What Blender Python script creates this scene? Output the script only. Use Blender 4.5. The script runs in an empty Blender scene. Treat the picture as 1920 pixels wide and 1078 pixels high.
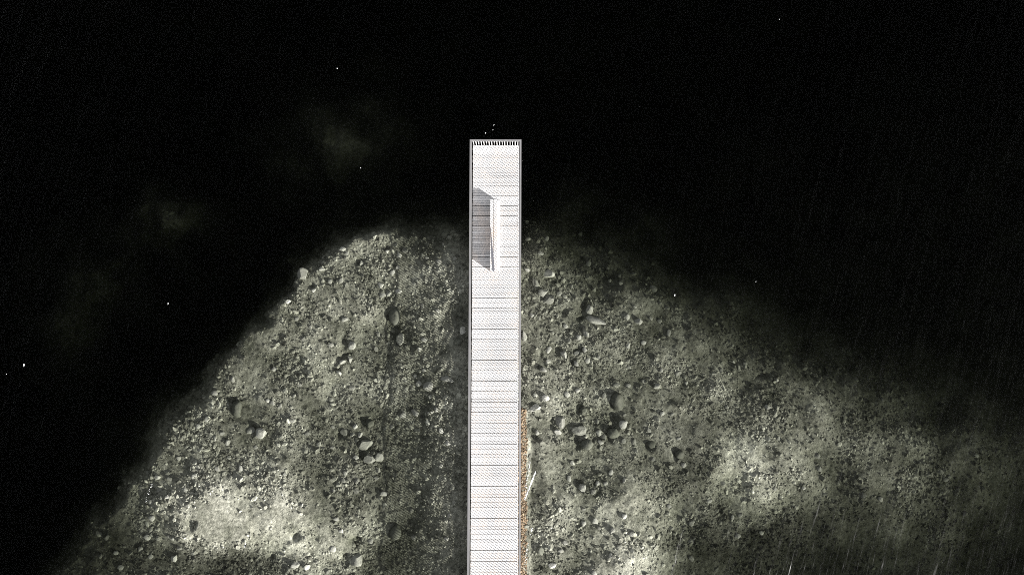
import bpy, math, random
import numpy as np
from mathutils import Vector

random.seed(7)
RNG = np.random.default_rng(7)
scene = bpy.context.scene
C = scene.collection

# ------------------------------------------------------------------ camera
DECK = 0.14                       # deck top above the water (water surface is z = 0)
TILT = 0.055                      # the drone looks almost straight down
FPX = 1280.0                      # focal length in pixels of a 1920 wide frame
HGT = 38.38                       # height above the deck
CAM = np.array([0.0, -HGT * math.tan(TILT), DECK + HGT])
cam_data = bpy.data.cameras.new('camera')
cam_data.sensor_width = 36.0
cam_data.lens = 36.0 * FPX / 1920.0
cam_data.clip_start = 0.1
cam_data.clip_end = 6000.0
cam = bpy.data.objects.new('camera', cam_data)
cam.location = CAM
cam.rotation_euler = (TILT, 0, 0)
C.objects.link(cam)
scene.camera = cam

# ------------------------------------------------------------------ sky, sun, exposure
SUN_DIR = Vector((3.2, -2.2, 1.0)).normalized()      # towards the sun: low, from the south-east
ELEV = math.asin(SUN_DIR.z)
AZ = math.atan2(SUN_DIR.x, SUN_DIR.y)
world = bpy.data.worlds.new('World')
scene.world = world
world.use_nodes = True
wn = world.node_tree.nodes
wl = world.node_tree.links
wn.clear()
w_out = wn.new('ShaderNodeOutputWorld')
w_bg = wn.new('ShaderNodeBackground')
w_sky = wn.new('ShaderNodeTexSky')
w_sky.sky_type = 'NISHITA'
w_sky.sun_disc = False
w_sky.sun_elevation = ELEV
w_sky.sun_rotation = AZ
w_sky.air_density = 0.7
w_sky.dust_density = 0.3
w_hsv = wn.new('ShaderNodeHueSaturation')
w_hsv.inputs['Saturation'].default_value = 0.16         # the photograph is graded almost to grey
w_bg.inputs['Strength'].default_value = 0.05
wl.new(w_sky.outputs[0], w_hsv.inputs['Color'])
wl.new(w_hsv.outputs[0], w_bg.inputs['Color'])
wl.new(w_bg.outputs[0], w_out.inputs['Surface'])

sun_data = bpy.data.lights.new('sun', 'SUN')
sun_data.energy = 5.0
sun_data.angle = math.radians(0.55)
sun_data.color = (1.0, 0.975, 0.94)
sun = bpy.data.objects.new('sun', sun_data)
sun.rotation_euler = SUN_DIR.to_track_quat('Z', 'Y').to_euler()
sun.location = (60, -40, 25)
C.objects.link(sun)

scene.view_settings.view_transform = 'Standard'
scene.view_settings.look = 'None'
scene.view_settings.gamma = 1.0
scene.view_settings.use_curve_mapping = False
scene.view_settings.exposure = 2.3

scene.render.engine = 'CYCLES'
scene.cycles.max_bounces = 6
scene.cycles.transparent_max_bounces = 12
scene.cycles.caustics_reflective = False
scene.cycles.caustics_refractive = False
scene.cycles.filter_width = 0.95
scene.cycles.use_denoising = False

WATER_F0 = 0.0034                 # reflectance of the surface seen straight on (polarised)
WATER_K = 0.60                    # absorption of the water per metre


def at(px, py, z=0.0):
    """World x, y at height z of a point of the 1920 x 1078 frame (numpy friendly)."""
    u = (np.asarray(px, float) - 960.0) / FPX
    v = (539.0 - np.asarray(py, float)) / FPX
    dy = v * math.cos(TILT) + math.sin(TILT)
    dz = v * math.sin(TILT) - math.cos(TILT)
    s = (z - CAM[2]) / dz
    return CAM[0] + u * s, CAM[1] + dy * s


def to_px(x, y, z=0.0):
    X = np.asarray(x, float) - CAM[0]
    Y = np.asarray(y, float) - CAM[1]
    Z = np.asarray(z, float) - CAM[2]
    yc = Y * math.cos(TILT) + Z * math.sin(TILT)
    zc = -Y * math.sin(TILT) + Z * math.cos(TILT)
    zc = np.minimum(zc, -0.5)
    return 960.0 + FPX * X / -zc, 539.0 - FPX * yc / -zc


# ------------------------------------------------------------------ materials
def new_mat(name):
    m = bpy.data.materials.new(name)
    m.use_nodes = True
    n = m.node_tree.nodes
    l = m.node_tree.links
    b = n['Principled BSDF']
    return m, n, l, b


def set_spec(b, v):
    k = 'Specular IOR Level' if 'Specular IOR Level' in b.inputs else 'Specular'
    b.inputs[k].default_value = v


def ramp(n, stops):
    r = n.new('ShaderNodeValToRGB')
    e = r.color_ramp.elements
    e[0].position, e[0].color = stops[0][0], (*stops[0][1], 1)
    e[1].position, e[1].color = stops[-1][0], (*stops[-1][1], 1)
    for p, c in stops[1:-1]:
        k = e.new(p)
        k.color = (*c, 1)
    return r


def noise(n, l, scale, detail=4.0, rough=0.6, vec=None, coord='Object', mapping=None):
    t = n.new('ShaderNodeTexNoise')
    t.inputs['Scale'].default_value = scale
    t.inputs['Detail'].default_value = detail
    t.inputs['Roughness'].default_value = rough
    if vec is None:
        tc = n.new('ShaderNodeTexCoord')
        vec = tc.outputs[coord]
        if mapping:
            mp = n.new('ShaderNodeMapping')
            mp.inputs['Scale'].default_value = mapping
            l.new(vec, mp.inputs['Vector'])
            vec = mp.outputs['Vector']
    l.new(vec, t.inputs['Vector'])
    return t


def mixc(n, l, mode, fac, a, b):
    m = n.new('ShaderNodeMix')
    m.data_type = 'RGBA'
    m.blend_type = mode
    if isinstance(fac, (int, float)):
        m.inputs[0].default_value = fac
    else:
        l.new(fac, m.inputs[0])
    for s, v in ((6, a), (7, b)):
        if isinstance(v, tuple):
            m.inputs[s].default_value = (*v, 1)
        else:
            l.new(v, m.inputs[s])
    return m.outputs[2]


def mat_timber(name, lo, hi, stain, grain_scale, grain_map, tint=0.22):
    m, n, l, b = new_mat(name)
    g = noise(n, l, grain_scale, 6, 0.65, mapping=grain_map)
    r = ramp(n, [(0.3, lo), (0.62, hi)])
    l.new(g.outputs['Fac'], r.inputs['Fac'])
    oi = n.new('ShaderNodeObjectInfo')
    mul = n.new('ShaderNodeMapRange')
    mul.inputs['To Min'].default_value = 1.0 - tint
    mul.inputs['To Max'].default_value = 1.0
    l.new(oi.outputs['Random'], mul.inputs['Value'])
    c1 = mixc(n, l, 'MULTIPLY', 1.0, r.outputs['Color'], mul.outputs[0])
    tc = n.new('ShaderNodeNewGeometry')
    s = noise(n, l, 0.9, 5, 0.7, vec=tc.outputs['Position'])
    sr = ramp(n, [(0.46, (0, 0, 0)), (0.72, (1, 1, 1))])
    l.new(s.outputs['Fac'], sr.inputs['Fac'])
    c2 = mixc(n, l, 'MIX', sr.outputs['Color'], c1, stain)
    l.new(c2, b.inputs['Base Color'])
    b.inputs['Roughness'].default_value = 0.8
    set_spec(b, 0.2)
    bp = n.new('ShaderNodeBump')
    bp.inputs['Strength'].default_value = 0.25
    bp.inputs['Distance'].default_value = 0.004
    l.new(g.outputs['Fac'], bp.inputs['Height'])
    l.new(bp.outputs[0], b.inputs['Normal'])
    return m


M_DECK = mat_timber('bleached_deck_timber', (0.55, 0.54, 0.537), (0.75, 0.74, 0.737), (0.68, 0.60, 0.54), 6.0, (0.25, 6, 6), 0.34)
M_SEAT = mat_timber('bleached_bench_timber', (0.55, 0.54, 0.53), (0.75, 0.74, 0.73), (0.68, 0.56, 0.47), 6.0, (6, 0.25, 6))
M_BEAM = mat_timber('wet_dark_timber', (0.05, 0.045, 0.04), (0.11, 0.10, 0.09), (0.07, 0.06, 0.05), 5.0, (6, 0.5, 6))
M_RAIL = mat_timber('grey_painted_rail', (0.14, 0.138, 0.14), (0.185, 0.182, 0.185), (0.16, 0.155, 0.155), 4.0, (3, 0.4, 3), 0.08)
M_BAL = mat_timber('pale_baluster_paint', (0.42, 0.41, 0.41), (0.55, 0.54, 0.54), (0.45, 0.42, 0.40), 4.0, (3, 3, 0.5), 0.1)
M_LIP = mat_timber('grey_lip_timber', (0.40, 0.39, 0.41), (0.52, 0.51, 0.54), (0.40, 0.38, 0.39), 6.0, (6, 0.3, 6), 0.1)


def patches(n, l, g):
    """Silt and weed in patches a metre or two across, times the painted bed tones: a grey multiplier."""
    a = noise(n, l, 0.42, 5, 0.68, vec=g.outputs['Position'])
    r = ramp(n, [(0.34, (0.42, 0.43, 0.40)), (0.50, (0.80, 0.80, 0.78)), (0.66, (1.30, 1.30, 1.30))])
    l.new(a.outputs['Fac'], r.inputs['Fac'])
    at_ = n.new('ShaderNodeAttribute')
    at_.attribute_name = 'cover_and_light'
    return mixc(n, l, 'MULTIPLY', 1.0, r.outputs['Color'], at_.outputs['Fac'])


def mat_stone(name, lo, hi, island):
    m, n, l, b = new_mat(name)
    g = n.new('ShaderNodeNewGeometry')
    t = noise(n, l, 7.0, 6, 0.7, vec=g.outputs['Position'])
    r = ramp(n, [(0.28, lo), (0.70, hi)])
    l.new(t.outputs['Fac'], r.inputs['Fac'])
    mr = n.new('ShaderNodeMapRange')
    mr.inputs['To Min'].default_value = 0.30
    mr.inputs['To Max'].default_value = 1.2
    if island:
        l.new(g.outputs['Random Per Island'], mr.inputs['Value'])
    else:
        oi = n.new('ShaderNodeObjectInfo')
        l.new(oi.outputs['Random'], mr.inputs['Value'])
        mr.inputs['To Min'].default_value = 0.75
    c = mixc(n, l, 'MULTIPLY', 1.0, r.outputs['Color'], mr.outputs[0])
    if name == 'gravel_stone':
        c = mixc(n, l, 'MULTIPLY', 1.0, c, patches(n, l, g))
    l.new(c, b.inputs['Base Color'])
    b.inputs['Roughness'].default_value = 0.9
    set_spec(b, 0.1)
    t2 = noise(n, l, 26.0, 4, 0.7, vec=g.outputs['Position'])
    bp = n.new('ShaderNodeBump')
    bp.inputs['Strength'].default_value = 0.6
    bp.inputs['Distance'].default_value = 0.02
    l.new(t2.outputs['Fac'], bp.inputs['Height'])
    l.new(bp.outputs[0], b.inputs['Normal'])
    return m


M_GRAVEL = mat_stone('gravel_stone', (0.13, 0.13, 0.106), (0.50, 0.495, 0.425), True)
M_COBBLE = mat_stone('cobble_stone', (0.17, 0.17, 0.145), (0.36, 0.355, 0.315), False)
M_PALE = mat_stone('pale_boulder_stone', (0.30, 0.295, 0.26), (0.46, 0.455, 0.41), False)
M_WEEDY = mat_stone('weedy_boulder_stone', (0.07, 0.075, 0.06), (0.17, 0.17, 0.14), False)
M_WRACK = mat_stone('ochre_shore_stone', (0.03, 0.018, 0.009), (0.30, 0.225, 0.15), True)


def mat_bed():
    m, n, l, b = new_mat('sea_bed_silt')
    g = n.new('ShaderNodeNewGeometry')
    t2 = noise(n, l, 5.0, 6, 0.75, vec=g.outputs['Position'])
    r2 = ramp(n, [(0.32, (0.09, 0.091, 0.074)), (0.66, (0.40, 0.395, 0.335))])
    l.new(t2.outputs['Fac'], r2.inputs['Fac'])
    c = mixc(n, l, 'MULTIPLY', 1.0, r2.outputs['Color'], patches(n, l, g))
    l.new(c, b.inputs['Base Color'])
    b.inputs['Roughness'].default_value = 0.95
    set_spec(b, 0.05)
    t3 = noise(n, l, 7.0, 6, 0.75, vec=g.outputs['Position'])
    bp = n.new('ShaderNodeBump')
    bp.inputs['Strength'].default_value = 0.9
    bp.inputs['Distance'].default_value = 0.10
    l.new(t3.outputs['Fac'], bp.inputs['Height'])
    l.new(bp.outputs[0], b.inputs['Normal'])
    return m


M_BED = mat_bed()


def mat_water():
    m, n, l, b = new_mat('clear_lake_water')
    n.remove(b)
    out = n['Material Output']
    tr = n.new('ShaderNodeBsdfTransparent')
    gl = n.new('ShaderNodeBsdfGlossy')
    gl.inputs['Roughness'].default_value = 0.24
    mx = n.new('ShaderNodeMixShader')
    g = n.new('ShaderNodeNewGeometry')
    # Schlick reflectance, the same from above and from below the surface
    dot = n.new('ShaderNodeVectorMath')
    dot.operation = 'DOT_PRODUCT'
    l.new(g.outputs['Incoming'], dot.inputs[0])
    l.new(g.outputs['True Normal'], dot.inputs[1])
    ab = n.new('ShaderNodeMath')
    ab.operation = 'ABSOLUTE'
    l.new(dot.outputs['Value'], ab.inputs[0])
    inv = n.new('ShaderNodeMath')
    inv.operation = 'SUBTRACT'
    inv.inputs[0].default_value = 1.0
    l.new(ab.outputs[0], inv.inputs[1])
    pw = n.new('ShaderNodeMath')
    pw.operation = 'POWER'
    pw.inputs[1].default_value = 5.0
    l.new(inv.outputs[0], pw.inputs[0])
    fr = n.new('ShaderNodeMath')
    fr.operation = 'MULTIPLY_ADD'
    fr.inputs[1].default_value = 0.6
    fr.inputs[2].default_value = WATER_F0
    l.new(pw.outputs[0], fr.inputs[0])
    mp = n.new('ShaderNodeMapping')
    mp0 = n.new('ShaderNodeMapping')
    mp0.inputs['Rotation'].default_value = (0, 0, math.radians(15))
    l.new(g.outputs['Position'], mp0.inputs['Vector'])
    mp.inputs['Scale'].default_value = (1.0, 0.12, 1.0)
    l.new(mp0.outputs['Vector'], mp.inputs['Vector'])
    rip = noise(n, l, 1.9, 3, 0.55, vec=mp.outputs['Vector'])
    sw = noise(n, l, 0.7, 2, 0.5, vec=mp.outputs['Vector'])
    gust = noise(n, l, 0.16, 3, 0.6, vec=g.outputs['Position'])
    gr = ramp(n, [(0.35, (0.72, 0.72, 0.72)), (0.65, (1, 1, 1))])
    l.new(gust.outputs['Fac'], gr.inputs['Fac'])
    add = n.new('ShaderNodeMath')
    add.operation = 'MULTIPLY_ADD'
    add.inputs[1].default_value = 1.2
    l.new(sw.outputs['Fac'], add.inputs[0])
    l.new(rip.outputs['Fac'], add.inputs[2])
    bp = n.new('ShaderNodeBump')
    bp.inputs['Strength'].default_value = 1.0
    bp.inputs['Distance'].default_value = 0.19
    gm = n.new('ShaderNodeMath')
    gm.operation = 'MULTIPLY'
    l.new(add.outputs[0], gm.inputs[0])
    l.new(gr.outputs['Color'], gm.inputs[1])
    l.new(gm.outputs[0], bp.inputs['Height'])
    l.new(bp.outputs[0], gl.inputs['Normal'])
    l.new(fr.outputs[0], mx.inputs[0])
    l.new(tr.outputs[0], mx.inputs[1])
    l.new(gl.outputs[0], mx.inputs[2])
    l.new(mx.outputs[0], out.inputs['Surface'])
    va = n.new('ShaderNodeVolumeAbsorption')
    k = WATER_K
    va.inputs['Density'].default_value = 1.0
    va.inputs['Color'].default_value = (1 - k * 1.02, 1 - k * 0.985, 1 - k * 1.07, 1)
    l.new(va.outputs[0], out.inputs['Volume'])
    return m


M_WATER = mat_water()


def mat_plain(name, col, rough=0.7):
    m, n, l, b = new_mat(name)
    g = n.new('ShaderNodeNewGeometry')
    t = noise(n, l, 12.0, 4, 0.6, vec=g.outputs['Position'])
    r = ramp(n, [(0.3, tuple(c * 0.85 for c in col)), (0.7, col)])
    l.new(t.outputs['Fac'], r.inputs['Fac'])
    l.new(r.outputs['Color'], b.inputs['Base Color'])
    b.inputs['Roughness'].default_value = rough
    return m


M_FOAM = mat_plain('white_foam', (0.82, 0.83, 0.83))


# ------------------------------------------------------------------ object helpers
def mesh_from(name, verts, faces, mat, smooth=False):
    me = bpy.data.meshes.new(name)
    me.from_pydata([tuple(v) for v in verts], [], [tuple(f) for f in faces])
    me.materials.append(mat)
    if smooth:
        me.polygons.foreach_set('use_smooth', [True] * len(me.polygons))
    me.update()
    return me


def mesh_np(name, V, F, mat, smooth=False):
    """V (n,3) float, F (m,k) int with constant k."""
    me = bpy.data.meshes.new(name)
    n, (m, k) = len(V), F.shape
    me.vertices.add(n)
    me.vertices.foreach_set('co', np.ascontiguousarray(V, dtype=np.float32).ravel())
    me.loops.add(m * k)
    me.loops.foreach_set('vertex_index', np.ascontiguousarray(F, dtype=np.int32).ravel())
    me.polygons.add(m)
    me.polygons.foreach_set('loop_start', np.arange(0, m * k, k, dtype=np.int32))
    me.polygons.foreach_set('use_smooth', np.full(m, smooth))
    me.materials.append(mat)
    me.update(calc_edges=True)
    me.validate()
    return me


def link(name, data, parent=None, loc=(0, 0, 0), rz=0.0):
    o = bpy.data.objects.new(name, data)
    C.objects.link(o)
    o.location = loc
    o.rotation_euler = (0, 0, rz)
    if parent:
        o.parent = parent
    return o


def tag(o, label=None, cat=None, group=None, kind=None):
    for k, v in (('label', label), ('category', cat), ('group', group), ('kind', kind)):
        if v:
            o[k] = v
    return o


BOX_F = [(0, 3, 2, 1), (4, 5, 6, 7), (0, 1, 5, 4), (1, 2, 6, 5), (2, 3, 7, 6), (3, 0, 4, 7)]


def box_vf(x0, x1, y0, y1, z0, z1):
    return [(x0, y0, z0), (x1, y0, z0), (x1, y1, z0), (x0, y1, z0),
            (x0, y0, z1), (x1, y0, z1), (x1, y1, z1), (x0, y1, z1)], BOX_F


def boxes(name, lst, mat):
    V, F = [], []
    for b in lst:
        v, f = box_vf(*b)
        k = len(V)
        V += v
        F += [tuple(i + k for i in q) for q in f]
    return mesh_from(name, V, F, mat)


def bevel_box(name, x0, x1, y0, y1, z0, z1, c, mat):
    """Box with its upper edges eased by c."""
    V = [(x0, y0, z0), (x1, y0, z0), (x1, y1, z0), (x0, y1, z0),
         (x0, y0, z1 - c), (x1, y0, z1 - c), (x1, y1, z1 - c), (x0, y1, z1 - c),
         (x0 + c, y0 + c, z1), (x1 - c, y0 + c, z1), (x1 - c, y1 - c, z1), (x0 + c, y1 - c, z1)]
    F = [(0, 3, 2, 1), (0, 1, 5, 4), (1, 2, 6, 5), (2, 3, 7, 6), (3, 0, 4, 7),
         (4, 5, 9, 8), (5, 6, 10, 9), (6, 7, 11, 10), (7, 4, 8, 11), (8, 9, 10, 11)]
    return mesh_from(name, V, F, mat)


# ------------------------------------------------------------------ value noise for the terrain
_T = RNG.random((256, 256))


def vnoise(x, y, wl, seed=0):
    x = np.asarray(x) / wl + seed * 17.31
    y = np.asarray(y) / wl + seed * 9.77
    i, j = np.floor(x).astype(int), np.floor(y).astype(int)
    fx, fy = x - i, y - j
    fx, fy = fx * fx * (3 - 2 * fx), fy * fy * (3 - 2 * fy)
    i0, i1, j0, j1 = i & 255, (i + 1) & 255, j & 255, (j + 1) & 255
    return ((_T[i0, j0] * (1 - fx) + _T[i1, j0] * fx) * (1 - fy)
            + (_T[i0, j1] * (1 - fx) + _T[i1, j1] * fx) * fy) * 2 - 1


def fbm(x, y, wl, octs=4, seed=0, gain=0.5):
    s, a, r = 0.0, 1.0, 0.0
    for o in range(octs):
        s = s + a * vnoise(x, y, wl / 2 ** o, seed + o)
        r += a
        a *= gain
    return s / r


def smooth(a, b, x):
    t = np.clip((x - a) / (b - a), 0, 1)
    return t * t * (3 - 2 * t)


# ------------------------------------------------------------------ the sea bed's depth
# brightness levels of the shoal, put into its shape as depth (a fan of rubble round the pier, falling off into deep water)
GRID = np.array([
    [8, 8, 8, 8, 8, 8, 8, 3, 3, 3, 3, 3, 3, 4, 4, 4, 5],
    [8, 8, 8, 8, 8, 8, 8, 4, 5, 4, 3, 3, 3, 4, 5, 6, 6],
    [8, 8, 8, 8, 8, 8, 8, 6, 8, 7, 4, 4, 5, 5, 6, 7, 8],
    [90, 90, 90, 90, 95, 100, 90, 30, 14, 14, 6, 5, 6, 7, 8, 9, 9],
    [90, 90, 90, 95, 110, 120, 115, 76, 50, 42, 30, 14, 9, 9, 9, 10, 11],
    [90, 90, 90, 100, 110, 122, 115, 85, 80, 100, 92, 56, 26, 16, 11, 11, 12],
    [90, 90, 95, 100, 110, 112, 105, 90, 90, 115, 110, 100, 85, 62, 40, 26, 18],
    [90, 90, 95, 115, 118, 105, 95, 88, 100, 115, 118, 108, 120, 95, 74, 58, 42],
    [60, 60, 85, 165, 165, 150, 95, 75, 90, 120, 150, 90, 95, 70, 58, 48, 34],
    [30, 45, 75, 85, 100, 130, 95, 70, 85, 135, 145, 62, 45, 40, 38, 36, 26]], float)
L0 = 0.46
PATH = 4.74


def lum_depth(l):
    s = np.maximum(l, 1.0) / 255.0
    lin = np.where(s <= 0.04045, s / 12.92, ((s + 0.055) / 1.055) ** 2.4)
    d = np.clip(np.log(L0 / lin) / (WATER_K * PATH), 0.05, 2.3)
    return d + 1.1 * np.maximum(d - 0.95, 0)


DGRID = lum_depth(GRID)


def cubic_w(t):
    t2, t3 = t * t, t * t * t
    return [(-t3 + 2 * t2 - t) / 2, (3 * t3 - 5 * t2 + 2) / 2, (-3 * t3 + 4 * t2 + t) / 2, (t3 - t2) / 2]


def grid_depth(px, py):
    gx = np.clip(px / 120.0, 0, 15.999)
    gy = np.clip(py / 120.0, 0, 8.999)
    i, j = np.floor(gx).astype(int), np.floor(gy).astype(int)
    wx, wy = cubic_w(gx - i), cubic_w(gy - j)
    s = 0
    for a in range(4):
        ia = np.clip(i + a - 1, 0, 16)
        for b in range(4):
            s = s + wx[a] * wy[b] * DGRID[np.clip(j + b - 1, 0, 9), ia]
    return s


EDGE_PX = [(-200, 1400), (20, 1160), (75, 1090), (135, 1030), (205, 950), (262, 880), (296, 806), (352, 752), (405, 696),
           (448, 640), (508, 588), (552, 552), (560, 508), (604, 470), (650, 442), (720, 430), (790, 424),
           (850, 415), (900, 385), (985, 380), (1100, 330), (1250, 250), (1500, 160), (2200, 0)]
EX, EY = at([p[0] for p in EDGE_PX], [p[1] for p in EDGE_PX], -0.4)


def edge_dist(x, y):
    """Signed distance to the drop-off, positive on the deep side (north-west)."""
    best = np.full(np.shape(x), 1e9)
    sign = np.ones(np.shape(x))
    for k in range(len(EX) - 1):
        ax, ay, bx, by = EX[k], EY[k], EX[k + 1], EY[k + 1]
        dx, dy = bx - ax, by - ay
        t = np.clip(((x - ax) * dx + (y - ay) * dy) / (dx * dx + dy * dy), 0, 1)
        qx, qy = x - ax - t * dx, y - ay - t * dy
        d = np.hypot(qx, qy)
        s = np.sign(dx * (y - ay) - dy * (x - ax))
        upd = d < best
        best = np.where(upd, d, best)
        sign = np.where(upd, s, sign)
    return best * sign


DEEP_PATCHES = [(640, 250, 135, 90, 20), (580, 320, 110, 85, 17), (700, 200, 90, 90, 12), (250, 420, 170, 90, 9), (70, 600, 170, 120, 18),
                (300, 385, 70, 50, 17), (215, 480, 150, 80, 17), (200, 800, 150, 80, 12), (940, 190, 30, 40, 14),
                (960, 340, 110, 50, 14)]
# dark hollows scoured beside the boulders
HOLLOWS = [
    (650, 641, 9, 11), (646, 667, 12, 6), (738, 623, 11, 20), (731, 592, 4, 16), (682, 791, 7, 11), (683, 857, 8, 14), (770, 768, 7, 5), (800, 765, 11, 6),
    (795, 786, 6, 8), (779, 699, 14, 7), (672, 488, 10, 6), (725, 465, 4, 5), (585, 540, 5, 5), (474, 805, 6, 10), (369, 919, 6, 10),
    (647, 1047, 9, 15), (669, 1012, 9, 8), (325, 952, 7, 6), (365, 979, 8, 9), (735, 998, 8, 16), (557, 1001, 7, 9), (511, 1044, 7, 7), (437, 760, 4, 15),
    (637, 812, 6, 8), (628, 690, 5, 6), (862, 600, 8, 22), (861, 640, 7, 20), (797, 822, 6, 6), (812, 880, 7, 8),
    (1083, 767, 7, 11), (1066, 801, 9, 13), (1084, 829, 9, 15), (1152, 787, 10, 17), (1145, 812, 7, 14), (1149, 748, 5, 15), (1037, 791, 6, 12),
    (997, 758, 11, 5), (1046, 657, 8, 6), (1081, 654, 10, 6), (1071, 681, 5, 8), (1013, 663, 5, 12), (1083, 908, 7, 11), (1003, 912, 11, 13),
    (1219, 832, 9, 8), (1018, 490, 16, 7), (997, 564, 7, 7), (1029, 477, 8, 9), (1091, 594, 12, 4), (1096, 572, 7, 10), (1057, 587, 8, 6), (1009, 1022, 8, 14),
    (1268, 846, 9, 8), (1430, 706, 9, 4)]
PIER_X0, PIER_X1 = -2.25, 0.366
YAW = 0.0028


def bed_z(x, y, fine=True):
    px, py = to_px(x, y, -0.5)
    wx = 26 * fbm(x, y, 3.0, 3, 3)
    wy = 26 * fbm(x, y, 3.0, 3, 11)
    d_in = grid_depth(px + wx, py + wy)
    d_out = np.full(np.shape(x), float(lum_depth(np.array(4.0))))
    for cx, cy, rx, ry, lm in DEEP_PATCHES:
        g = np.exp(-((px + 1.6 * wx - cx) / rx) ** 2 - ((py + 1.6 * wy - cy) / ry) ** 2)
        g = g * np.clip(0.78 + 0.75 * fbm(x, y, 3.2, 3, 81, 0.5), 0, 1.2)
        d_out = d_out - (float(lum_depth(np.array(4.0))) - float(lum_depth(np.array(float(lm))))) * g
    e = edge_dist(x, y) + 0.95 * fbm(x, y, 2.2, 4, 21, 0.62)
    s = 0.55 * smooth(-0.7, 1.5, e) + 0.45 * smooth(0.6, 3.4, e)
    d = d_in * (1 - s) + d_out * s
    d = d + 0.10 * fbm(x, y, 2.6, 3, 5) * np.clip(d / 0.5, 0.3, 1.6)
    hw, hv = 7 * fbm(x, y, 0.5, 2, 101), 7 * fbm(x, y, 0.5, 2, 105)
    for hx, hy, rx, ry in HOLLOWS:
        q = ((px + hw - hx) / rx) ** 2 + ((py + hv - hy) / ry) ** 2
        d = d + 0.16 * np.exp(-q ** 1.2)
    # the mound the pier stands on, raised wide to shorten the pier's cast shadow
    off = np.maximum(PIER_X0 + YAW * y - 0.2 - x, x - (PIER_X1 + YAW * y))
    near = 1 - smooth(0.9, 3.8, off)
    d = d * (1 - 0.58 * near * (1 - smooth(1.0, 5.0, y)))
    # stony bank that breaks the surface along the pier's east side
    _, yb = at(975, 752, 0)
    run = 1 - smooth(yb - 0.5, yb + 0.35, y)
    edge_x = 0.71 + YAW * y + 0.05 * vnoise(x * 0, y, 0.9, 31) + 0.03 * vnoise(x * 0, y, 0.35, 32)
    cross = np.clip((edge_x - x) / 0.12, -6.0, 1.0) * smooth(-1.6, -0.9, x)
    bank = 0.055 * cross * run + (1 - run) * -5 - (x > 1.2) - (x < -1.3)
    z = -np.maximum(d, 0.05)
    if fine:
        a = 1 - smooth(0.9, 1.8, d)
        z = z + (0.035 * fbm(x, y, 0.34, 2, 45, 0.7) + 0.06 * fbm(x, y, 0.95, 2, 41, 0.6) + 0.13 * fbm(x + 0.5 * y, y - 0.3 * x, 2.1, 2, 51)) * (0.3 + 0.7 * a)
    z = np.minimum(z, -0.035)
    z = np.maximum(z, np.where((x < 1.05) & (x > -1.4), bank, -5))
    # the shore the pier comes from, beyond the frame
    z = z + smooth(-21, -32, y) * 0 + 1.6 * smooth(21, 33, -y)
    return z


COVER_AND_LIGHT = [(455, 975, 190, 85, 0.42), (610, 1010, 90, 60, 0.38), (560, 640, 120, 90, 0.12), (830, 800, 60, 300, 0.30), (1215, 985, 80, 110, 0.22), (1150, 960, 140, 120, 0.28), (1385, 890, 42, 75, 0.80), (1445, 945, 45, 40, 0.60), (1480, 860, 90, 70, 0.25),  # tall patch beside the pier is painted light, evening out its shadow band
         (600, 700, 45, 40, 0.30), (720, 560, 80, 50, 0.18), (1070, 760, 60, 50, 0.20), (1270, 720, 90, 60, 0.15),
         (996, 930, 12, 190, -0.5), (1460, 1030, 170, 70, -0.45), (1290, 850, 40, 80, -0.35), (440, 1054, 160, 26, -0.62), (640, 930, 70, 60, -0.25),  # includes painted shade: deeper water beside the bank, a shadow band low left
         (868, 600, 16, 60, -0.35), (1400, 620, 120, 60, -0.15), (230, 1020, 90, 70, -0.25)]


def cover_and_light(x, y):
    """How pale (sand) or dark (weed) the bed is, with some light and shade painted in."""
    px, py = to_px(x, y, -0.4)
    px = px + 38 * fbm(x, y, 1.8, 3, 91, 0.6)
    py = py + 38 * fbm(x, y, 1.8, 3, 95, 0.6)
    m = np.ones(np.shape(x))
    for cx, cy, rx, ry, a in COVER_AND_LIGHT:
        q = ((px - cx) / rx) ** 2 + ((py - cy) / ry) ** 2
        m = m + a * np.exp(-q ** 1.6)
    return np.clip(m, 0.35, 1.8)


def add_cover_and_light(me, c):
    at_ = me.attributes.new('cover_and_light', 'FLOAT', 'POINT')
    at_.data.foreach_set('value', np.ascontiguousarray(c, dtype=np.float32))


def axis(lo, hi, step, far):
    a = list(np.arange(lo, hi + step * 0.5, step))
    s, v = step, hi
    while v < far:
        s *= 1.45
        v += s
        a.append(v)
    s, v = step, lo
    pre = []
    while v > -far:
        s *= 1.45
        v -= s
        pre.append(v)
    return np.array(pre[::-1] + a)


def build_bed():
    xs = axis(-27.0, 29.5, 0.065, 1800)
    ys = axis(-17.5, 7.0, 0.065, 1800)
    X, Y = np.meshgrid(xs, ys)
    Z = bed_z(X, Y)
    V = np.stack([X.ravel(), Y.ravel(), Z.ravel()], 1)
    nx, ny = len(xs), len(ys)
    i = (np.arange(ny - 1)[:, None] * nx + np.arange(nx - 1)[None, :]).ravel()
    F = np.stack([i, i + 1, i + 1 + nx, i + nx], 1)
    me = mesh_np('sea_bed', V, F, M_BED, True)
    add_cover_and_light(me, cover_and_light(V[:, 0], V[:, 1]))
    o = link('sea_bed', me)
    tag(o, 'pale stony sea bed falling away into deep dark water', None, None, 'structure')


build_bed()


def build_water():
    R = 1700.0
    o = link('water', boxes('water', [(-R, R, -R, R, -9.0, 0.0)], M_WATER))
    tag(o, 'clear shallow water turning black over the drop-off', None, None, 'structure')


build_water()


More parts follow.
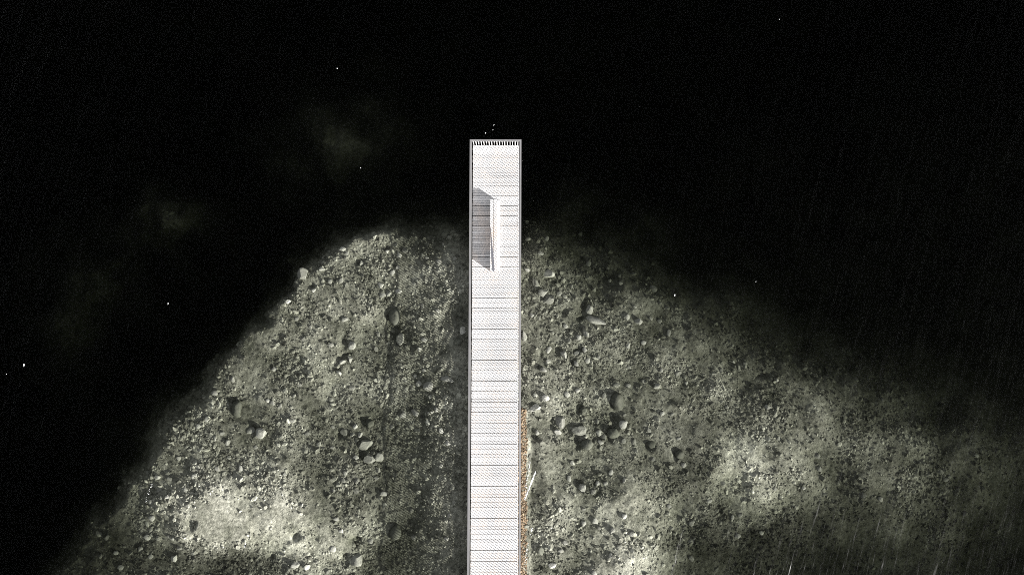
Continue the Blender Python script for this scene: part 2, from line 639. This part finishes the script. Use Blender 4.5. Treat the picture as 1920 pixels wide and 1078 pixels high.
# ------------------------------------------------------------------ stones
def ico(sub):
    t = (1 + 5 ** 0.5) / 2
    V = [(-1, t, 0), (1, t, 0), (-1, -t, 0), (1, -t, 0), (0, -1, t), (0, 1, t), (0, -1, -t), (0, 1, -t),
         (t, 0, -1), (t, 0, 1), (-t, 0, -1), (-t, 0, 1)]
    F = [(0, 11, 5), (0, 5, 1), (0, 1, 7), (0, 7, 10), (0, 10, 11), (1, 5, 9), (5, 11, 4), (11, 10, 2), (10, 7, 6),
         (7, 1, 8), (3, 9, 4), (3, 4, 2), (3, 2, 6), (3, 6, 8), (3, 8, 9), (4, 9, 5), (2, 4, 11), (6, 2, 10), (8, 6, 7), (9, 8, 1)]
    V = [np.array(v) / np.linalg.norm(v) for v in V]
    for _ in range(sub):
        mid, G = {}, []

        def m(a, b):
            k = (min(a, b), max(a, b))
            if k not in mid:
                p = V[a] + V[b]
                V.append(p / np.linalg.norm(p))
                mid[k] = len(V) - 1
            return mid[k]
        for a, b, c in F:
            ab, bc, ca = m(a, b), m(b, c), m(c, a)
            G += [(a, ab, ca), (b, bc, ab), (c, ca, bc), (ab, bc, ca)]
        F = G
    return np.array(V), np.array(F)


ICO0, ICO1, ICO2 = ico(0), ico(1), ico(2)


def rock_shape(base, cuts, rng, lo=0.55, hi=0.9, jitter=0.05):
    V = base[0].copy()
    n = rng.normal(size=(cuts, 3))
    n[:, 2] *= 0.7
    n /= np.linalg.norm(n, axis=1)[:, None]
    d = rng.uniform(lo, hi, cuts)
    for k in range(cuts):
        q = V @ n[k]
        V = np.where((q > d[k])[:, None], V - (q - d[k])[:, None] * n[k], V)
    V = V * (1 + rng.uniform(-jitter, jitter, len(V)))[:, None]
    V[:, :2] /= np.abs(V[:, :2]).max(0)
    V[:, 2] /= np.abs(V[:, 2]).max()
    return V


rr = np.random.default_rng(3)
# gravel: tens of thousands of small stones, one object
def in_pier(x, y, m=0.0):
    return (x > PIER_X0 + YAW * y - m) & (x < PIER_X1 + YAW * y + m)


def build_gravel():
    N = 150000
    px = rr.uniform(60, 1940, N)
    py = rr.uniform(360, 1110, N)
    x, y = at(px, py, -0.3)
    z = bed_z(x, y, True)
    depth = -z
    dens = np.clip(1.15 - depth * 0.5, 0.0, 1) * np.clip(0.50 + 1.3 * fbm(x, y, 1.6, 3, 61), 0.16, 1.0)
    cv = cover_and_light(x, y)
    dens = dens * np.where(cv > 1.35, 0.45, 1.0) + 0.5 * np.exp(-((px - 760) / 90) ** 2) * (py > 560)
    keep = (rr.random(N) < dens) & (depth > 0.05) & (depth < 1.9) & ~in_pier(x, y, -0.3)
    x, y, z = x[keep], y[keep], z[keep]
    n = len(x)
    shapes = [rock_shape(ICO0, 4, rr, 0.5, 0.85, 0.12) for _ in range(24)]
    SV = np.stack(shapes)
    idx = rr.integers(0, 24, n)
    r = 0.041 * np.exp(rr.normal(0, 0.55, n)) * (0.85 + 0.5 * np.clip(fbm(x, y, 3.0, 2, 71) + 0.2, 0, 1))
    r = np.clip(r, 0.024, 0.16)
    hz = r * rr.uniform(0.28, 0.52, n)
    el = rr.uniform(0.7, 1.3, n)
    a = rr.uniform(0, 2 * math.pi, n)
    B = SV[idx] * np.stack([r * el, r / el, hz], 1)[:, None, :]
    ca, sa = np.cos(a)[:, None], np.sin(a)[:, None]
    tx, ty = rr.normal(0, 0.25, n)[:, None], rr.normal(0, 0.25, n)[:, None]
    X = B[:, :, 0] * ca - B[:, :, 1] * sa
    Y = B[:, :, 0] * sa + B[:, :, 1] * ca
    Zz = B[:, :, 2] + tx * X + ty * Y
    V = np.stack([X + x[:, None], Y + y[:, None], Zz + (z + hz * 0.15)[:, None]], 2).reshape(-1, 3)
    F = (ICO0[1][None] + (np.arange(n) * 12)[:, None, None]).reshape(-1, 3)
    me = mesh_np('gravel', V, F, M_GRAVEL, False)
    add_cover_and_light(me, np.repeat(cover_and_light(x, y), 12))
    o = link('gravel', me)
    tag(o, 'small grey-olive stones strewn over the shallow sea bed', 'gravel', None, 'stuff')


build_gravel()

# boulders one can pick out, each placed on its own: px, py, width, height (frame pixels), turn, kind, label
BOULDERS = [
    (656, 673, 10, 15, 25, 'b', 'upright pale block, right of a close pair above a dark hollow, far left of pier'),
    (642, 679, 15, 9, 30, 'b', 'flat pale block, left of a close pair under a dark hollow, far left of pier'),
    (637, 699, 8, 14, 35, 'b', 'lone slanted pale block just below the close pair of blocks left of pier'),
    (751, 636, 17, 22, 0, 'r', 'craggy pale boulder beside the deepest dark hollow, upper left of pier'),
    (741, 593, 24, 36, 0, 'w', 'dark rounded weedy mound above the craggy boulder, upper left of pier'),
    (659, 648, 16, 16, 10, 'r', 'grey boulder below a small black hollow, above the close pair of blocks'),
    (645, 810, 15, 14, 0, 'r', 'round pale boulder at the left end of the rock cluster left of the pier'),
    (667, 799, 11, 9, 20, 'b', 'small pale angular rock on top of the cluster left of the pier'),
    (675, 815, 9, 10, 0, 'b', 'small tilted rock in the middle of the cluster left of the pier'),
    (684, 833, 30, 20, 15, 'r', 'broad flat grey boulder, largest of the cluster left of the pier'),
    (693, 795, 16, 14, 40, 'w', 'dark boulder at the right end of the cluster left of the pier'),
    (692, 862, 22, 18, 0, 'r', 'grey boulder below the rock cluster, beside a long dark hollow'),
    (711, 857, 15, 17, 0, 'r', 'pale boulder lowest and rightmost under the cluster left of the pier'),
    (778, 773, 13, 18, 30, 'b', 'tall pale block, left of three blocks near the pier side'),
    (807, 773, 14, 8, 30, 'b', 'low pale block, middle of three blocks near the pier side'),
    (818, 767, 9, 11, 30, 'b', 'small pale block, nearest the pier of three blocks in a row'),
    (802, 792, 8, 13, 35, 'b', 'slanted pale block just below the row of three blocks near the pier'),
    (755, 779, 14, 14, 0, 'r', 'dull grey boulder at the left of the row of blocks near the pier'),
    (836, 710, 32, 12, -12, 'b', 'long pale slab with a ragged dark upper edge, left of the pier'),
    (803, 724, 20, 18, 0, 'r', 'wide grey boulder under the long pale slab left of the pier'),
    (867, 619, 14, 16, 0, 'b', 'pale boulder tight against the left side of the pier among dark stones'),
    (862, 589, 12, 11, 0, 'w', 'dark stone tight against the pier, above the pale boulder'),
    (859, 640, 18, 14, 30, 'w', 'dark stone tight against the pier, below the pale boulder'),
    (786, 654, 10, 10, 0, 'b', 'bright small rock alone between the craggy boulder and the pier'),
    (678, 494, 11, 10, 20, 'b', 'pale fan-shaped rock under a dark hollow near the drop-off, upper left'),
    (726, 472, 7, 7, 0, 'b', 'tiny pale rock with a dark hollow near the top of the shallow bed'),
    (589, 545, 8, 8, 0, 'b', 'tiny pale rock with a dark hollow near the left drop-off'),
    (567, 514, 24, 24, 30, 'r', 'big smooth pale boulder on the lip of the left drop-off'),
    (604, 505, 12, 9, 0, 'b', 'pale flat rock just right of the smooth boulder on the drop-off lip'),
    (843, 445, 9, 9, 0, 'b', 'pale rock in the dim water left of the bench'),
    (541, 566, 11, 8, 15, 'b', 'pale flat rock on the drop-off below the smooth boulder'),
    (444, 766, 20, 34, 0, 'w', 'dark rounded weedy mound far left near the drop-off'),
    (402, 737, 13, 11, 0, 'r', 'grey boulder on the edge of the drop-off, far left'),
    (470, 808, 16, 14, 20, 'r', 'grey boulder beside a black crack, below the far left mound'),
    (489, 813, 22, 22, 0, 'r', 'broad grey boulder right of the black crack, below the far left mound'),
    (379, 927, 12, 17, 10, 'b', 'tall pale rock beside a black hole in the bright lower left bed'),
    (318, 930, 13, 10, 0, 'b', 'pale rock at the left edge of the bright lower left bed'),
    (293, 895, 14, 10, 25, 'b', 'pale angular rock in the gloom at the left edge of the rubble'),
    (282, 972, 13, 11, 0, 'r', 'grey rock low in the gloom, left of the bright lower left bed'),
    (326, 1048, 16, 12, 20, 'b', 'pale pointed rock at the lower left of the frame in dark rubble'),
    (555, 1057, 20, 12, 15, 'r', 'bright flat rock at the bottom of the frame, left half'),
    (577, 1060, 12, 12, 0, 'b', 'bright small rock at the bottom, right of the bright flat one'),
    (668, 1049, 24, 24, 0, 'r', 'grey boulder beside a black hollow at the bottom, left of pier'),
    (740, 1000, 22, 30, 0, 'w', 'dark weedy mound near the bottom, between bright bed and pier'),
    (1028, 513, 29, 17, -25, 'b', 'large wedge-shaped pale rock, top of the pile right of the bench end'),
    (1003, 530, 13, 22, 10, 'r', 'upright pale rock next to the pier, under the wedge-shaped one'),
    (1018, 549, 22, 17, 25, 'r', 'bright smooth boulder in the pile right of the pier'),
    (1028, 563, 28, 18, 25, 'r', 'broad grey boulder at the foot of the pile right of the pier'),
    (989, 507, 15, 8, -20, 'b', 'bright flat rock touching the pier at the top of the right pile'),
    (1107, 580, 17, 19, 0, 'r', 'rounded pale boulder above the long slab, right of pier'),
    (1119, 601, 40, 15, -18, 'b', 'long pale slab with a ragged dark edge, right of pier'),
    (1058, 665, 12, 17, 30, 'b', 'tall pale block, left of the blocks right of the pier'),
    (1083, 661, 14, 8, 30, 'b', 'low pale block, middle of the blocks right of the pier'),
    (1096, 655, 9, 11, 30, 'b', 'small pale block, rightmost of the blocks right of the pier'),
    (1080, 682, 8, 13, 35, 'b', 'slanted pale block below the row of blocks right of the pier'),
    (1230, 541, 14, 17, 20, 'r', 'round pale boulder alone at the upper right edge of the shallow bed'),
    (1092, 434, 9, 10, 0, 'b', 'dim rock in the dark water right of the pier end'),
    (989, 413, 9, 9, 0, 'b', 'pale knobbly rock beside the pier, level with the bench'),
    (990, 447, 10, 9, 0, 'r', 'dull pale rock beside the pier, level with the bench foot'),
    (1198, 602, 15, 14, 0, 'r', 'dull grey boulder right of the long slab, near the dark water'),
    (983, 630, 10, 20, 0, 'r', 'narrow pale rock squeezed against the right side of the pier'),
    (1003, 763, 23, 13, 30, 'b', 'pale flat boulder with a black slot, beside the pier above the ochre bank'),
    (1022, 746, 15, 13, 0, 'r', 'round pale rock just above the flat boulder with the black slot'),
    (1051, 790, 20, 25, 0, 'r', 'big pale boulder at the left of the cluster right of the pier'),
    (1046, 808, 13, 12, 0, 'b', 'pale rock at the foot of the big boulder right of the pier'),
    (1088, 807, 32, 18, -8, 'r', 'wide pale boulder right of a black hollow, right of the pier'),
    (1094, 769, 13, 13, 0, 'w', 'dark square rock at the top of the cluster right of the pier'),
    (1100, 834, 24, 22, 0, 'w', 'dark boulder under the wide pale boulder right of the pier'),
    (1169, 795, 17, 18, 0, 'r', 'craggy pale boulder beside a black hollow, farther right of pier'),
    (1158, 753, 26, 34, 0, 'w', 'dark rounded weedy mound above the craggy boulder, right of pier'),
    (1150, 812, 24, 20, 0, 'w', 'dark weedy lump left below the craggy boulder, right of pier'),
    (1092, 914, 15, 17, 10, 'r', 'grey rock beside a black hole, below the clusters right of pier'),
    (1073, 868, 9, 9, 0, 'b', 'small bright rock below the cluster right of the pier'),
    (1222, 833, 18, 16, 0, 'w', 'dark lump alone in the mid right of the bright bed'),
    (1459, 713, 8, 8, 0, 'b', 'small white rock near the right-hand dark water'),
    (1378, 679, 7, 6, 0, 'b', 'tiny white rock up and left of the small white one, right side'),
    (1275, 852, 18, 16, 0, 'w', 'dark lump at the right-hand end of the bright bed'),
    (1036, 1056, 16, 13, 20, 'b', 'bright rock at the bottom of the frame, just right of the ochre bank'),
    (1012, 1030, 14, 16, 0, 'w', 'black-shadowed rock at the bottom beside the ochre bank'),
]
TAKEN = []


def build_boulders():
    for k, (px, py, w, h, turn, kind, label) in enumerate(BOULDERS):
        rng = np.random.default_rng(100 + k)
        x, y = at(px, py, -0.35)
        x, y = float(x), float(y)
        z = float(bed_z(np.array([x]), np.array([y]))[0])
        S = 33.3
        rx, ry = w / S / 2 * 1.05, h / S / 2 * 1.05
        if kind == 'b':
            V = rock_shape(ICO2, 9, rng, 0.45, 0.75, 0.03)
            rz, mat, sm = 0.42 * min(rx, ry) + 0.035, M_PALE, False
        elif kind == 'r':
            V = rock_shape(ICO2, 11, rng, 0.6, 0.9, 0.04)
            rz, mat, sm = 0.36 * min(rx, ry) + 0.025, M_PALE if (w < 22 and k % 3) else M_COBBLE, False
        else:
            V = rock_shape(ICO2, 8, rng, 0.7, 0.95, 0.05)
            rz, mat, sm = 0.55 * min(rx, ry) + 0.02, M_WEEDY, True
        a = math.radians(turn)
        B = V * np.array([rx, ry, rz])
        B[:, 2] += 0.12 * B[:, 1] * rng.uniform(-1, 1) + 0.12 * B[:, 0] * rng.uniform(-1, 1)
        top = z + rz * 1.25
        zc = z + rz * 0.25 if top < -0.03 else -0.03 - rz
        o = link('boulder', mesh_from('boulder', B, ICO2[1], mat, sm), None, (x, y, zc), a)
        tag(o, label, 'boulder')
        TAKEN.append((x, y, max(rx, ry)))


build_boulders()


def build_cobbles():
    shapes = []
    for k in range(10):
        rng = np.random.default_rng(500 + k)
        V = rock_shape(ICO1, 8, rng, 0.5, 0.85, 0.06)
        shapes.append(mesh_from('cobble', V, ICO1[1], M_PALE if k < 3 else M_COBBLE))
    zones = [
        (60, 470, 700, 1090, 'cobble among the rubble of the lower left bed, towards the drop-off', 'cobbles on the lower left bed'),
        (470, 872, 420, 760, 'cobble on the shallow bed between the bench end and the drop-off, left of pier', 'cobbles on the upper left bed'),
        (470, 868, 760, 1078, 'cobble among the gravel close to the left of the pier, lower half', 'cobbles left of the pier'),
        (990, 1290, 440, 760, 'cobble on the stony slope right of the pier, upper half', 'cobbles on the upper right slope'),
        (995, 1300, 760, 1078, 'cobble among the gravel right of the ochre bank, lower half', 'cobbles right of the pier'),
        (1300, 1880, 680, 1078, 'dim cobble on the bed at the far right, under rippled water', 'cobbles on the far right bed'),
    ]
    quota = [38, 40, 36, 42, 36, 26]
    spots, found = [], []
    rng = np.random.default_rng(9)
    for (x0, x1, y0, y1, label, group), q in zip(zones, quota):
        n = 0
        guard = 0
        while n < q and guard < 4000:
            guard += 1
            px, py = rng.uniform(x0, x1), rng.uniform(y0, y1)
            x, y = (float(v) for v in at(px, py, -0.35))
            z = float(bed_z(np.array([x]), np.array([y]))[0])
            if z < -1.05 or z > -0.1 or in_pier(x, y, 0.2):
                continue
            if float(edge_dist(np.array([x]), np.array([y]))[0]) > -0.3:
                continue
            r = rng.uniform(0.11, 0.19)
            if any((x - a) ** 2 + (y - b) ** 2 < (r + c) ** 2 for a, b, c in TAKEN):
                continue
            hz = r * rng.uniform(0.30, 0.48)
            zc = min(z + hz * 0.3, -0.02 - hz)
            spots.append((px, py, len(found)))
            o = link('cobble', shapes[int(rng.integers(0, 10))], None, (x, y, zc), rng.uniform(0, 6.28))
            e = rng.uniform(0.75, 1.15)
            o.scale = (r * e, r / e, hz)
            tag(o, label, 'cobble', group)
            found.append(o)
            TAKEN.append((x, y, r))
            n += 1
    marks = [(751, 636, 'the craggy boulder left of the pier'), (648, 676, 'the close pair of pale blocks'),
             (684, 833, 'the broad flat boulder'), (807, 773, 'the three-block row by the pier'), (836, 710, 'the long slab left of the pier'),
             (567, 514, 'the smooth boulder on the drop-off'), (444, 766, 'the far left weedy mound'), (489, 813, 'the boulder by the black crack'),
             (379, 927, 'the tall lower-left rock'), (282, 972, 'the low rock in the gloom'), (555, 1057, 'the bright flat bottom rock'),
             (668, 1049, 'the bottom boulder left of the pier'), (740, 1000, 'the bottom weedy mound'), (678, 494, 'the fan-shaped rock'),
             (1018, 549, 'the rock pile by the bench'), (1119, 601, 'the long slab right of the pier'), (1083, 661, 'the block row right of the pier'),
             (1230, 541, 'the lone round boulder'), (1051, 790, 'the big boulder right of the pier'), (1158, 753, 'the weedy mound right of the pier'),
             (1092, 914, 'the rock by the black hole'), (1222, 833, 'the lone dark lump'), (1459, 713, 'the small white rock'),
             (1036, 1056, 'the bright bottom rock by the bank'), (1275, 852, 'the right-hand dark lump')]
    sides = ['right', 'upper right', 'top', 'upper left', 'left', 'lower left', 'bottom', 'lower right']
    buckets = {}
    for px, py, i in spots:
        dist, k = min(((px - a) ** 2 + (py - b) ** 2, k) for k, (a, b, _) in enumerate(marks))
        a, b, _ = marks[k]
        s = int(round(math.atan2(b - py, px - a) / (math.pi / 4))) % 8
        buckets.setdefault((k, s), []).append((dist, i))
    words = ['nearest', 'second', 'third', 'fourth', 'fifth', 'sixth', 'seventh', 'eighth', 'ninth', 'tenth', 'eleventh', 'twelfth', 'thirteenth', 'fourteenth', 'fifteenth']
    for (k, s), lst in buckets.items():
        for r, (_, i) in enumerate(sorted(lst)):
            w = words[min(r, 14)]
            found[i]['label'] = f'{w} cobble out from {marks[k][2]}, towards its {sides[s]}'


build_cobbles()


def build_wrack():
    """Ochre stones and wrack lying on the low bank along the pier's east side."""
    rng = np.random.default_rng(21)
    n = 5200
    _, ytop = at(980, 754, 0)
    y = rng.uniform(-20.0, float(ytop) + 0.15, n)
    x = rng.uniform(0.30, 1.02, n) + YAW * y
    z = bed_z(x, y)
    keep = z > -0.06
    x, y, z = x[keep], y[keep], z[keep]
    n = len(x)
    SV = np.stack([rock_shape(ICO0, 4, rng, 0.5, 0.85, 0.12) for _ in range(16)])
    r = np.clip(0.030 * np.exp(rng.normal(0, 0.4, n)), 0.015, 0.085)
    a = rng.uniform(0, 6.28, n)
    B = SV[rng.integers(0, 16, n)] * np.stack([r * 1.15, r * 0.9, r * 0.6], 1)[:, None, :]
    ca, sa = np.cos(a)[:, None], np.sin(a)[:, None]
    V = np.stack([B[:, :, 0] * ca - B[:, :, 1] * sa + x[:, None], B[:, :, 0] * sa + B[:, :, 1] * ca + y[:, None],
                  B[:, :, 2] + (z + r * 0.25)[:, None]], 2).reshape(-1, 3)
    F = (ICO0[1][None] + (np.arange(n) * 12)[:, None, None]).reshape(-1, 3)
    o = link('shore_pebbles', mesh_np('shore_pebbles', V, F, M_WRACK, False))
    tag(o, 'ochre pebbles and wrack on the low bank along the right side of the pier', 'pebbles', None, 'stuff')


build_wrack()

# ------------------------------------------------------------------ the pier
pier = link('pier', None, None, (0, 0, 0), -YAW)
tag(pier, 'long narrow bleached timber pier with grey railings reaching into the water', 'pier')
_, Y_END = at(928, 273.0, DECK)
Y_END = float(Y_END)
PITCH = 0.145
Y_TAIL = -29.0
_, Y_FRAME = at(928, 1085, DECK)


def build_pier():
    xl, xr = PIER_X0, PIER_X1
    rng = np.random.default_rng(5)
    meshes = []
    for k in range(8):
        w = 0.1240 + rng.uniform(-0.002, 0.002)
        l0, l1 = xl + rng.uniform(0, 0.012), xr - 0.055 - rng.uniform(0, 0.006)
        meshes.append(bevel_box('plank', l0, l1, -w, 0, -0.042, 0, 0.003, M_DECK))
    y = Y_END
    rest = []
    k = 0
    while y > Y_TAIL:
        dz = rng.uniform(-0.0025, 0.0025)
        if y > float(Y_FRAME) - 0.6:
            o = link('plank', meshes[int(rng.integers(0, 8))], pier, (0, y, DECK + dz))
            o.rotation_euler = (0, rng.normal(0, 0.0006), rng.normal(0, 0.0006))
        else:
            rest.append((xl, xr - 0.055, y - 0.124, y, DECK - 0.042, DECK + dz))
        k += 1
        y -= 0.1614 if k % 4 == 0 else 0.1395
    tag(link('planking', boxes('planking', rest, M_DECK), pier), kind='stuff')
    link('edge_board', bevel_box('edge_board', xr - 0.052, xr, Y_TAIL, Y_END, DECK - 0.06, DECK + 0.004, 0.003, M_DECK), pier)
    # beams and piles
    for x in (xl + 0.05, xr - 0.10):
        link('beam', boxes('beam', [(x, x + 0.07, Y_TAIL, Y_END - 0.03, DECK - 0.20, DECK - 0.046)], M_BEAM), pier)
    link('beam', boxes('beam', [(-0.98, -0.90, Y_TAIL, Y_END - 0.03, DECK - 0.16, DECK - 0.046)], M_BEAM), pier)
    link('end_beam', boxes('end_beam', [(xl + 0.12, xr - 0.1, Y_END - 0.09, Y_END - 0.03, DECK - 0.19, DECK - 0.05)], M_BEAM), pier)
    pv = []
    pf = []
    for s in range(10):
        a = 2 * math.pi * s / 10
        pv += [(0.09 * math.cos(a), 0.09 * math.sin(a), -2.6), (0.085 * math.cos(a), 0.085 * math.sin(a), DECK - 0.05)]
        t = (s + 1) % 10
        pf.append((2 * s, 2 * t, 2 * t + 1, 2 * s + 1))
    pf.append(tuple(2 * s + 1 for s in range(10)))
    pm = mesh_from('pile', pv, pf, M_BEAM)
    y = Y_END - 0.5
    while y > -18:
        for x in (xl + 0.28, xr - 0.30):
            link('pile', pm, pier, (x, y, 0))
        y -= 2.9
    # railings
    top = DECK + 0.92
    bl, br = -2.312, 0.445
    ye = Y_END + 0.035
    bal = boxes('baluster', [(-0.006, 0.006, -0.017, 0.017, DECK - 0.13, top - 0.038)], M_BAL)
    bal_end = boxes('baluster', [(-0.020, 0.020, -0.006, 0.006, DECK - 0.13, top - 0.038)], M_BAL)
    step = 0.147
    for xb, half in ((bl, 0.060), (br, 0.050)):
        r = link('side_railing', bevel_box('side_railing', xb - half, xb + half, Y_TAIL, ye - half - 0.002, top - 0.038, top, 0.004, M_RAIL), pier)
        n = 0
        y = ye - 0.13
        far = []
        while y > Y_TAIL:
            if n < 168 and y > float(Y_FRAME) - 1.4:
                link('baluster', bal, r, (xb, y, 0))
            else:
                far.append((xb - 0.006, xb + 0.006, y - 0.017, y + 0.017, DECK - 0.13, top - 0.038))
            n += 1
            y -= step
        tag(link('far_balusters', boxes('far_balusters', far, M_BAL), r), kind='stuff')
        inner = xb + 0.0
        link('stringer', boxes('stringer', [(xb - 0.018 if xb > 0 else xb + 0.012, xb - 0.012 if xb > 0 else xb + 0.018, Y_TAIL, ye - 0.05, DECK - 0.14, DECK - 0.09)], M_BEAM), r)
    e = link('end_railing', bevel_box('end_railing', bl - 0.060, br + 0.050, ye - 0.055, ye + 0.055, top - 0.038, top + 0.002, 0.004, M_RAIL), pier)
    x = bl + step * 0.8
    while x < br - 0.05:
        link('baluster', bal_end, e, (x, ye, 0))
        x += step
    link('stringer', boxes('stringer', [(bl, br, ye - 0.018, ye - 0.011, DECK - 0.14, DECK - 0.09)], M_BEAM), e)


build_pier()


# ------------------------------------------------------------------ the bench
def build_bench():
    zt = DECK + 0.33
    xa, y1 = (float(v) for v in at(919.0, 374.3, zt))
    _, y0 = (float(v) for v in at(919.0, 508.3, zt))
    b = link('bench', None, None, (xa, y0, DECK), -YAW)
    tag(b, 'low slatted timber bench casting a long shadow near the pier end', 'bench')
    L = y1 - y0
    h = 0.33
    w = [0.168, 0.168]
    x = 0.0
    for k, ww in enumerate(w):
        link('seat_plank', bevel_box('seat_plank', x, x + ww, 0, L, h - 0.035, h, 0.004, M_SEAT), b)
        x += ww + 0.026
    wid = x - 0.026
    link('side_board', boxes('side_board', [(0.004, 0.036, 0.04, L - 0.04, 0.03, h - 0.037)], M_SEAT), b)
    link('side_board', boxes('side_board', [(wid - 0.036, wid - 0.004, 0.04, L - 0.04, 0.03, h - 0.037)], M_SEAT), b)
    for yy in (0.004, L - 0.036):
        link('end_board', boxes('end_board', [(0.006, wid - 0.006, yy, yy + 0.032, 0.03, h - 0.037)], M_SEAT), b)
    for yy in (0.3, L / 2, L - 0.35):
        link('foot', boxes('foot', [(0.04, wid - 0.04, yy, yy + 0.07, 0.004, 0.03)], M_BEAM), b)
    # low step along the front with a splayed front edge
    sx0, sx1 = wid + 0.014, wid + 0.135
    V = [(sx0, 0, 0.004), (sx1 + 0.045, 0, 0.004), (sx1, 0, 0.05), (sx0, 0, 0.055),
         (sx0, L, 0.004), (sx1 + 0.045, L, 0.004), (sx1, L, 0.05), (sx0, L, 0.055)]
    F = [(0, 1, 2, 3), (7, 6, 5, 4), (0, 4, 5, 1), (1, 5, 6, 2), (2, 6, 7, 3), (3, 7, 4, 0)]
    link('step_plank', mesh_from('step_plank', V, F, M_SEAT), b)
    # a curved lip that rises out of the seat towards the near end and leans to the west
    V, F = [], []
    n = 24
    for i in range(n + 1):
        t = i / n
        yy = L * 0.60 * (1 - t) - 0.03 * t
        s = t * t * (3 - 2 * t)
        east = 0.055 + 0.215 * (0.55 * t + 0.45 * s)
        width = 0.035 + 0.085 * min(1, t * 1.3)
        hh = h + 0.004 + 0.048 * min(1, 0.25 + t)
        if i == n:
            width *= 0.5
            east -= 0.03
        V += [(east, yy, h + 0.003), (east, yy, hh), (east - width, yy, h + 0.003)]
        if i:
            a = 3 * (i - 1)
            c = 3 * i
            F += [(a, a + 1, c + 1, c), (a + 1, a + 2, c + 2, c + 1), (a + 2, a, c, c + 2)]
    F += [(0, 2, 1), (3 * n, 3 * n + 1, 3 * n + 2)]
    link('curved_lip', mesh_from('curved_lip', V, F, M_LIP), b)


build_bench()


# ------------------------------------------------------------------ foam
def blob_mesh(name, pts, rng):
    V, F = [], []
    for (x, y, r, el, ang) in pts:
        S = rock_shape(ICO0, 3, rng, 0.6, 0.95, 0.15) * np.array([r, r * el, min(0.02, r * 0.5)])
        ca, sa = math.cos(ang), math.sin(ang)
        k = len(V)
        for v in S:
            V.append((x + v[0] * ca - v[1] * sa, y + v[0] * sa + v[1] * ca, 0.004 + v[2]))
        F += [tuple(int(i) + k for i in f) for f in ICO0[1]]
    return mesh_from(name, V, F, M_FOAM)


def build_foam():
    rng = np.random.default_rng(77)
    streaks = [
        ([(1004, 884), (998, 900), (993, 912), (987, 928), (981, 943), (976, 958)], 150, 0.020, 0.8, 'bright forked streak of foam beside the ochre bank near the pier'),
        ([(994, 866), (991, 884), (988, 900), (986, 918), (984, 934)], 46, 0.014, 1.5, 'dotted thin streak of foam just left of the forked one'),
        ([(990, 1018), (989, 1028), (985, 1050), (983, 1078)], 26, 0.014, 1.1, 'broken foam along the ochre bank at the bottom of the frame'),
        ([(997, 990), (996, 996), (998, 1004)], 9, 0.014, 2.2, 'small scatter of foam just right of the ochre bank'),
        ([(460, 1018), (459, 1026)], 8, 0.012, 0.4, 'short white dash of foam over the bright lower left bed'),
        ([(285, 907), (279, 922), (273, 940)], 24, 0.008, 2.0, 'faint broken streak of foam at the far left rubble edge'),
    ]
    for pts, n, r, spread, label in streaks:
        P = []
        for _ in range(n):
            t = rng.uniform(0, len(pts) - 1.001)
            i = int(t)
            f = t - i
            px = pts[i][0] * (1 - f) + pts[i + 1][0] * f + rng.normal(0, spread * 0.6)
            py = pts[i][1] * (1 - f) + pts[i + 1][1] * f + rng.normal(0, 1.0)
            ang = math.atan2(-(pts[i + 1][1] - pts[i][1]), pts[i + 1][0] - pts[i][0]) - math.pi / 2
            x, y = at(px, py, 0.0)
            P.append((float(x), float(y), r * rng.uniform(0.5, 1.3), rng.uniform(1.2, 3.0), ang))
        tag(link('sea_foam', blob_mesh('sea_foam', P, rng)), label, 'foam', None, 'stuff')
    flecks = [
        (45, 684, 0.032, 2.2, 'largest white fleck of foam on the black water at the far left'),
        (315, 569, 0.023, 1.5, 'single white fleck on black water left of the drop-off'),
        (12, 701, 0.016, 1.0, 'faint fleck at the left edge of the frame beside the largest one'),
        (632, 129, 0.019, 1.6, 'white fleck on the black water upper left, above the pale patch'),
        (676, 315, 0.018, 1.0, 'white fleck between the pale deep patch and the pier end'),
        (910, 250, 0.024, 1.0, 'bright fleck just beyond the end railing of the pier'),
        (924, 244, 0.021, 1.0, 'fleck beyond the end railing, right of the brightest one'),
        (926, 235, 0.019, 1.0, 'fleck farthest out beyond the end railing of the pier'),
        (1265, 553, 0.028, 1.6, 'white fleck on the dim water right of the round pale boulder'),
        (1417, 528, 0.015, 1.0, 'tiny fleck alone on the black water at right, level with the rock pile'),
        (1461, 37, 0.015, 1.0, 'tiny fleck near the top right of the black water'),
    ]
    for px, py, r, el, label in flecks:
        x, y = (float(v) for v in at(px, py, 0.0))
        me = blob_mesh('foam_fleck', [(0, 0, r, el, 0.25), (r * 0.9, r * 0.8, r * 0.5, 1.2, 0.8), (-r * 0.4, -r * 1.2 * el, r * 0.45, 1.0, 0.1)], rng)
        tag(link('foam_fleck', me, None, (x, y, 0)), label, 'foam')


build_foam()
